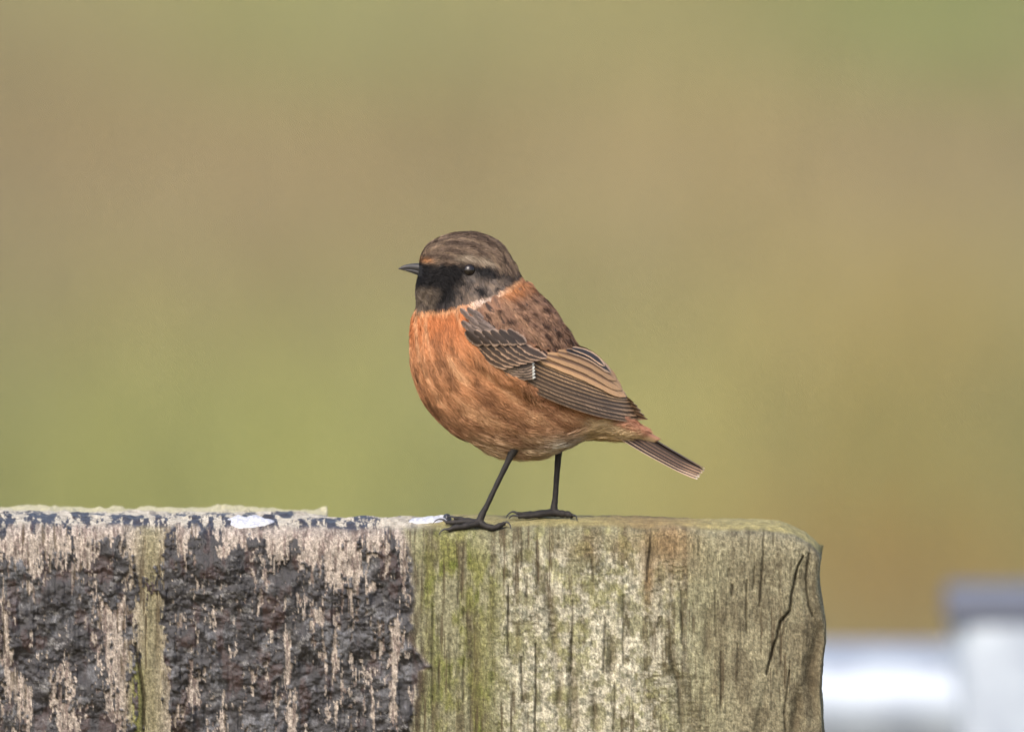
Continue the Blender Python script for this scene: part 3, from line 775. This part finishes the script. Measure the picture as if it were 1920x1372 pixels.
# ------------------------------------------------------------------ feathers
def feather_mat(name, centre, edge, e0, e1, tip=None, t0=.93, streak=0.25, shaft=True, fr=.4, tipv=.72, bars=60.0):
    m = NT(name); uvn = m.n('ShaderNodeUVMap'); sp = m.n('ShaderNodeSeparateXYZ'); m.l(uvn.outputs[0], sp.inputs[0])
    u, v = sp.outputs[0], sp.outputs[1]
    au = m.math('ABSOLUTE', m.math('SUBTRACT', m.math('MULTIPLY', u, 2.0), 1.0))
    oi = m.n('ShaderNodeObjectInfo')
    # barbs run outwards and towards the tip
    bv = m.math('ADD', m.math('MULTIPLY', v, bars), m.math('MULTIPLY', au, -9.0))
    nn = m.n('ShaderNodeTexNoise', noise_dimensions='2D'); cb = m.n('ShaderNodeCombineXYZ')
    m.l(bv, cb.inputs[0]); m.l(m.math('ADD', u, m.math('MULTIPLY', oi.outputs['Random'], 50.0)), cb.inputs[1]); m.l(cb.outputs[0], nn.inputs['Vector']); nn.inputs['Scale'].default_value = 1.0; nn.inputs['Detail'].default_value = 3
    nz = nn.outputs['Fac']
    f = m.ramp(m.math('ADD', m.math('ADD', au, m.math('MULTIPLY', m.math('SUBTRACT', nz, .5), fr)), m.ramp(v, tipv, 1.0, 0, .45)), e0, e1)
    c = m.mix(f, tuple(lin(centre, KB)), tuple(lin(edge, KB)))
    if tip is not None:
        c = m.mix(m.ramp(m.math('ADD', v, m.math('MULTIPLY', m.math('SUBTRACT', nz, .5), .06)), t0, t0 + .04), c, tuple(lin(tip, KB)))
    if shaft:
        c = m.mix(m.ramp(au, .05, .0, 0, .5), c, tuple(lin(np.array(centre) * .55, KB)))
    c = m.mix(streak * 2, c, m.mix(m.ramp(nz, .3, .7), (.6, .6, .6), (1.35, 1.35, 1.35)), 'MULTIPLY')
    rv = m.ramp(oi.outputs['Random'], 0, 1, .8, 1.2)
    hs = m.n('ShaderNodeHueSaturation'); m.l(c, hs.inputs['Color']); m.l(rv, hs.inputs['Value'])
    m.bump(nz, .5, .0003)
    return m.set(**{'Base Color': hs.outputs[0], 'Roughness': .58, 'Specular IOR Level': .3})
FM = dict(
    scap=feather_mat('scapular_vane', (62, 45, 37), (156, 116, 92), .28, .7, fr=.6, tipv=.86), scapo=feather_mat('mantle_vane', (132, 97, 77), (164, 120, 92), .1, .7, fr=.6),
    lesser=feather_mat('lesser_covert_vane', (94, 81, 75), (138, 121, 112), .2, .9, fr=.9), median=feather_mat('median_covert_vane', (56, 45, 39), (164, 140, 122), .5, .92),
    greater=feather_mat('greater_covert_vane', (66, 53, 44), (176, 146, 122), .52, .9, bars=90.0), pcov=feather_mat('primary_covert_vane', (78, 66, 58), (164, 142, 124), .56, .9, (226, 226, 216), .9),
    prim=feather_mat('primary_vane', (84, 69, 56), (166, 138, 112), .66, .95, (176, 156, 134), .985, streak=.26, fr=.4, bars=150.0), sec=feather_mat('secondary_vane', (90, 73, 58), (184, 150, 114), .62, .92, streak=.26, fr=.4, bars=150.0),
    tert=feather_mat('tertial_vane', (126, 96, 72), (208, 164, 118), .12, .5, streak=.1, fr=.2, bars=160.0), dark=feather_mat('dark_tertial_vane', (52, 43, 40), (222, 184, 148), .5, .8, streak=.1, fr=.2, bars=120.0),
    tail=feather_mat('tail_vane', (74, 61, 55), (170, 138, 112), .8, .98, (228, 206, 186), .975, streak=.14, fr=.2, bars=200.0), tailo=feather_mat('outer_tail_vane', (60, 50, 46), (200, 172, 146), .7, .94, (236, 220, 204), .965, streak=.14, fr=.2, bars=200.0),
    rump=feather_mat('rump_vane', (140, 104, 84), (176, 134, 108), .3, .8))
NU, NV = 9, 18
TV = np.linspace(0, 1, NV); UV_ = np.linspace(-1, 1, NU)
FACES = grid_faces(NV, NU)
FUV = np.stack([np.tile((UV_ + 1) / 2, NV), np.repeat(TV, NU)], -1)
def wprof(kind):
    t = TV
    if kind == 'round': return np.interp(t, [0, .12, .35, .65, .85, .95, 1], [.35, .7, .95, 1, .82, .52, .12])
    if kind == 'long': return np.interp(t, [0, .08, .3, .7, .88, .96, 1], [.4, .7, .95, 1, .85, .5, .06])
    return np.interp(t, [0, .1, .4, .8, .95, 1], [.5, .75, 1, .95, .6, .15])
def feather_obj(name, P, mat, parent):
    """P: NV x NU x 3 in photo pixels"""
    return mesh_np(name, loc(BW(P)).reshape(-1, 3), FACES, mat, parent, uv=FUV)

# smooth depth of the folded wing: quadratic fit to the flank, kept clear of it
WING = np.array([(866, 584), (874, 636), (936, 694), (1010, 724), (1080, 748), (1150, 776), (1220, 795), (1168, 722), (1097, 656), (1010, 640), (950, 615), (890, 580)], float)
def inside(poly, x, y):
    r = np.zeros(np.shape(x), bool); n = len(poly)
    for i in range(n):
        (x1, y1), (x2, y2) = poly[i], poly[(i + 1) % n]
        k = ((y1 > y) != (y2 > y)) & (x < (x2 - x1) * (y - y1) / (y2 - y1 + 1e-9) + x1); r ^= k
    return r
rel = BP[:, 2] - DC(BP[:, 0])
k = inside(WING, BP[:, 0], BP[:, 1]) & (rel < 0)
def basis(x, y):
    x = (np.asarray(x, float) - 1020) / 100; y = (np.asarray(y, float) - 680) / 100
    return np.stack([x * 0 + 1, x, y, x * x, x * y, y * y, x ** 3], -1)
cf, *_ = np.linalg.lstsq(basis(BP[k, 0], BP[k, 1]), rel[k], rcond=None)
res = rel[k] - basis(BP[k, 0], BP[k, 1]) @ cf
print('wing fit residual', res.min(), res.max())
WOFF = min(9.0, max(3.0, -res.min() * .6)) + 2.0
def wing_d(x, y, lay): return basis(x, y) @ cf - WOFF - lay

def wing_feather(name, root, tip, width, bend, lay, mat, parent, side, prof='long', lift=3.0, skew=0.0):
    r, t = np.array(root, float), np.array(tip, float); d = t - r; L = np.hypot(*d); nrm = np.array([-d[1], d[0]]) / L
    c = r + TV[:, None] * d + (np.sin(np.pi * TV) * bend)[:, None] * nrm
    tg_ = np.gradient(c, axis=0); tg_ /= np.linalg.norm(tg_, axis=1)[:, None]; nn = np.stack([-tg_[:, 1], tg_[:, 0]], -1)
    w = wprof(prof) * width / 2
    rag = 1 + (np.abs(UV_[None]) > .9) * rng.normal(0, .10 if prof == 'round' else .03, (NV, NU))
    P2 = c[:, None] + nn[:, None] * ((UV_[None] * rag)[..., None] * w[:, None, None])
    dd = wing_d(P2[..., 0], P2[..., 1], lay + lift * TV[:, None] ** 1.5) - 1.4 * (1 - UV_[None] ** 2) + skew * UV_[None]
    P = np.concatenate([P2, (DC(P2[..., 0]) + side * dd)[..., None]], -1)
    return feather_obj(name, P, mat, parent)

for side in (1, -1):
    # underlying arm of the folded wing
    uu, vv = np.meshgrid(np.linspace(0, 1, 24), np.linspace(-1, 1, 12), indexing='ij')
    axx = np.interp(uu, [0, .3, .7, 1], [872, 915, 1000, 1110]); ayy = np.interp(uu, [0, .3, .7, 1], [600, 640, 685, 735])
    ww = np.interp(uu, [0, .15, .5, .8, 1], [8, 30, 34, 24, 8])
    x_ = axx + vv * ww * .45; y_ = ayy - vv * ww * .9
    P = np.stack([x_, y_, DC(x_) + side * (wing_d(x_, y_, 0) - 1.5 * (1 - vv ** 2))], -1)
    wing = mesh_np('wing', loc(BW(P)).reshape(-1, 3), grid_faces(24, 12), FM['lesser'], bird, uv=np.stack([(vv.ravel() + 1) / 2, uu.ravel()], -1))
    # flight feathers: a parallel fan, the lowest primaries are the longest
    tips = [(1194, 790), (1215, 787), (1209, 779), (1202, 771), (1195, 763), (1187, 755), (1181, 749), (1176, 743), (1171, 737), (1166, 731)]
    for i, tp in enumerate(tips):
        wing_feather('primary_feather' if i < 5 else 'secondary_feather', (968 + 5 * i, 710 - 4.9 * i + rng.uniform(-.8, .8)), (tp[0] + rng.uniform(-2, 2), tp[1] + rng.uniform(-1, 1)), rng.uniform(15, 19) if i else 12, 8 - 1.2 * i + rng.uniform(-1.2, 1.2), 1.0 + i * 1.2, FM['prim' if i < 5 else 'sec'], wing, side, skew=-2.2)
    for i, (r_, t_, w_, b_, mk) in enumerate([((1012, 668), (1174, 744), 22, -7, 'tert'), ((1026, 661), (1167, 731), 24, -10, 'tert'), ((1046, 656), (1157, 713), 20, -9, 'tert'), ((1062, 653), (1146, 699), 14, -8, 'dark'), ((1072, 650), (1134, 686), 11, -6, 'dark')]):
        wing_feather('tertial_feather', r_, t_, w_, b_, 15 + i * 1.5, FM[mk], wing, side, skew=-2.2)
    for i in range(5):
        q = i / 4
        wing_feather('primary_covert', (938 + 12 * q, 688 - 9 * q), (1004 - 2 * q, 702 - 26 * q), 13, 4, 12 + i * 1.0, FM['pcov'], wing, side, 'round', skew=-1.5)
    for i in range(7):
        q = i / 6
        wing_feather('greater_covert', (882 + 82 * q, 640 - 8 * q), (950 + 76 * q, 686 - 20 * q), 15.5, 3, 17 + i * .9, FM['greater'], wing, side, 'round', skew=-1.8)
    for i in range(6):
        q = i / 5
        wing_feather('median_covert', (874 + 78 * q, 615 - 2 * q), (905 + 82 * q, 640 - 2 * q), 20, 2, 22 + i * .7, FM['median'], wing, side, 'round', 2)
    for j in range(5):
        for i in range(3):
            x0 = 864 + 11 * i + 3 * j + rng.uniform(-4, 4); y0 = 574 + 10 * j + 1.5 * i + rng.uniform(-4, 4)
            wing_feather('lesser_covert', (x0, y0), (x0 + rng.uniform(15, 24), y0 + rng.uniform(10, 18)), rng.uniform(9, 14), 1, 17 + j * 1.1 + i * .3, FM['lesser'], wing, side, 'round', 2)

# mantle and scapulars lie on the trunk in overlapping rows
def trunk_feather(name, s0, th0, L, W, off, lift, mat, parent, ang=0.0, sign=1):
    p, f, n_, ls, lt_ = body_frame(np.array([s0]), np.array([th0]))
    t = TV[:, None]; w = wprof('round')[:, None] * W / 2 * UV_[None] * (1 + (np.abs(UV_[None]) > .9) * rng.normal(0, .12, (NV, NU)))
    al = t * L * math.cos(ang) - w * math.sin(ang); ac = w * math.cos(ang) + t * L * math.sin(ang)
    s_ = s0 + al / ls[0]; t_ = th0 + ac / lt_[0]
    q, _, nn, _, _ = body_frame(s_, t_)
    P = q + nn * (off + lift * t ** 1.4 + 1.2 * (1 - UV_[None] ** 2))[..., None]
    return feather_obj(name, P, mat, parent)
rows_s = np.arange(7.4, 13.3, .5)[::-1]
for i, s0 in enumerate(rows_s):
    q = sec_at(np.array([s0]))[0]
    arc = np.hypot(q[0] - q[2], q[1] - q[3]) / 2
    top = 1.55 if s0 < 11 else 1.5 - (s0 - 11) * .3
    dth = 15.5 / (arc * .9)
    ths = np.arange(-top, top + .01, dth) + (dth / 2 if i % 2 else 0)
    for th0 in ths:
        P0 = body_pt(np.array([s0]), np.array([th0 % (2 * np.pi)]))[0]
        if P0[1] < np.interp(P0[0], [860, 900, 925, 950, 985], [590, 562, 556, 545, 528]) or P0[0] < 880: continue
        if abs(th0) > .5 and P0[1] > np.interp(P0[0], [860, 880, 950, 1010, 1100], [560, 606, 632, 652, 668]): continue
        sp_ = rng.random()
        trunk_feather('mantle_feather', s0 + rng.uniform(-.14, .14), (th0 + rng.uniform(-.25, .25) * dth) % (2 * np.pi), rng.uniform(28, 38), rng.uniform(16, 21), 6.0, rng.uniform(.8, 2.6),
                      FM['scap' if sp_ < .5 else 'scapo'], bird, rng.uniform(-.28, .28))

# tail: folded rectrices, roof shaped
tail = None
order = [5, -5, 4, -4, 3, -3, 2, -2, 1, -1, 0]
for k in order:
    a_ = abs(k)
    base = np.array([1158 - 2 * a_, 788 + 4.6 * a_, float(DC(1158)) - k * 3.0]); tip = np.array([1319 - 2.2 * a_ + rng.uniform(-1, 1), 886 + 2.6 * a_, float(DC(1319)) - k * 4.2])
    mid = (base + tip) / 2 + np.array([-1.5, 3.0, 0]); c = np.array([(1 - t) ** 2 * base + 2 * t * (1 - t) * mid + t * t * tip for t in TV])
    wd = np.array([-.30 * np.sign(k), .55 * np.sign(k), -.88]) if k else np.array([0, .05, -1.0]); wd = wd / np.linalg.norm(wd)
    up = np.array([.5, -.86, 0.0])
    w = wprof('tail') * (19 if a_ < 5 else 15) / 2
    P = c[:, None] + wd[None, None] * (UV_[None, :, None] * w[:, None, None]) + up * ((1 - UV_ ** 2)[None, :, None] * 1.2 + (5 - a_) * 1.3)
    if tail is None:
        # tail base that the quills sit in
        bm = bmesh.new(); tube_bm(bm, loc(BW(curve([(1120, 775, float(DC(1120))), (1150, 790, float(DC(1150))), (1180, 806, float(DC(1180)))], 12))), np.linspace(18, 6, 12) * S, 16)
        tail = bm_obj('tail', bm, FM['rump'], bird)
    feather_obj('tail_feather', P, FM['tailo' if a_ >= 4 else 'tail'], tail)

# soft body plumage: fine overlapping barbs following the lie of the feathers
def plumage(n, smax=17.6):
    s = rng.uniform(.25, smax, n * 2); th = rng.uniform(0, 2 * np.pi, n * 2)
    q = sec_at(s); ar = np.hypot(q[:, 0] - q[:, 2], q[:, 1] - q[:, 3]) / 2
    p, f, nn, ls, lt_ = body_frame(s, th)
    area = ls * lt_; keep = rng.random(n * 2) < area / np.percentile(area, 97)
    rel_ = p[:, 2] - DC(p[:, 0])
    inw = inside(WING, p[:, 0], p[:, 1])
    q_, _ = seg_dist(p[:, 0], p[:, 1], [(864, 575), (868, 600), (876, 636), (936, 692), (1010, 722), (1080, 746)])
    dl = np.where(inw, -q_, q_)
    inw &= dl < -5
    edge_up = 15.0 * sstep(20, 2, dl) * sstep(1095, 1060, p[:, 0]) * sstep(855, 866, p[:, 0]) * (p[:, 1] > 570) * sstep(1.1, 1.5, np.abs((th + np.pi) % (2 * np.pi) - np.pi))
    thn = np.abs((th + np.pi) % (2 * np.pi) - np.pi)
    mant = (s > 7.2) & (s < 13.4) & (thn < 1.5) & (p[:, 0] > 884) & (p[:, 1] > np.interp(p[:, 0], [880, 900, 925, 950, 985], [580, 566, 558, 548, 530]))
    eye = np.hypot(p[:, 0] - 879.5, p[:, 1] - 503.5) < 12.5
    gape = (p[:, 0] < 791) & (np.abs(p[:, 1] - 505) < 10)
    keep &= ~(inw & (rng.random(n * 2) > .0)) & ~(mant & (rng.random(n * 2) > .5)) & ~eye & ~gape
    p = p + nn * (edge_up * (rng.random(n * 2) > .3) + mant * 7.0 * sstep(7.2, 8.6, s) * sstep(13.4, 12.2, s))[:, None]
    s, th, p, f, nn = (v[keep] for v in (s, th, p, f, nn))
    return s, th, p, f, nn
s, th, p, f, nn = plumage(330000)
n = len(s)
L = np.interp(s, [0, 1.2, 3, 6, 9, 12, 15, 19], [5, 8, 13, 17, 25, 28, 27, 16]) * rng.uniform(.65, 1.3, n)
W_ = np.interp(s, [0, 3, 7, 12], [1.0, 1.2, 1.4, 1.6]) * rng.uniform(.6, 1.3, n)
L = L * np.where((p[:, 0] > 884) & (s > 7.2) & (s < 13.4) & (np.abs((th + np.pi) % (2 * np.pi) - np.pi) < 1.5), .6, 1.0)
side_v = np.cross(nn, f); side_v /= np.linalg.norm(side_v, axis=1)[:, None]
clump = fbm(s, th, .55, .16, 2, 131)
ang = .14 * rng.normal(size=n) + .3 * clump
dv = f * np.cos(ang)[:, None] + side_v * np.sin(ang)[:, None]
lift = np.interp(s, [0, 2, 6, 10, 19], [1.0, 1.5, 2.6, 4.0, 3.5]) * rng.uniform(.2, 1.15, n) * (1 + .5 * clump)
belly = sstep(800, 846, p[:, 1]); lift = lift * (1 + 1.5 * belly * rng.random(n)); L = L * (1 + .35 * belly)
# sag keeps the tips on the curved surface
thk = [0, .55, 1.0]; rows = []
e = 0.02
kappa = np.interp(s, [0, 3, 8, 13, 19], [1 / 45, 1 / 75, 1 / 120, 1 / 150, 1 / 150])
tw = rng.normal(size=n) * .5
wv0 = side_v * np.cos(tw)[:, None] + nn * np.sin(tw)[:, None]
cross = np.cross(dv, wv0)
for t, wf in zip(thk, (.8, 1.0, .1)):
    cpos = p + dv * (L * t)[:, None] + nn * (lift * (1 - (1 - t) ** 2) - kappa * .45 * (L * t) ** 2 + .2)[:, None]
    rows += [cpos - wv0 * (W_ * wf / 2)[:, None], cpos + wv0 * (W_ * wf / 2)[:, None]]
V = np.stack(rows, 1)                                  # n x 6 x 3
b8 = np.arange(n)[:, None] * 6
F = np.concatenate([b8 + [0, 1, 3, 2], b8 + [2, 3, 5, 4]])
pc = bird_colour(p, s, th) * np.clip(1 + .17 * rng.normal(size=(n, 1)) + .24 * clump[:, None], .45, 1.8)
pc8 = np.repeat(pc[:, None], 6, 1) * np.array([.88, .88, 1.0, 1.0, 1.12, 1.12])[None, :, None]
m = NT('barb')
MAT_BARB = m.set(**{'Base Color': m.attr('Col').outputs['Color'], 'Roughness': .7, 'Specular IOR Level': .2})
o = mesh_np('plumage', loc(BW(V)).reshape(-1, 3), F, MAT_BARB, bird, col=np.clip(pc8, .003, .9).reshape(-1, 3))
tag(o, kind='stuff')
print('barbs', n)
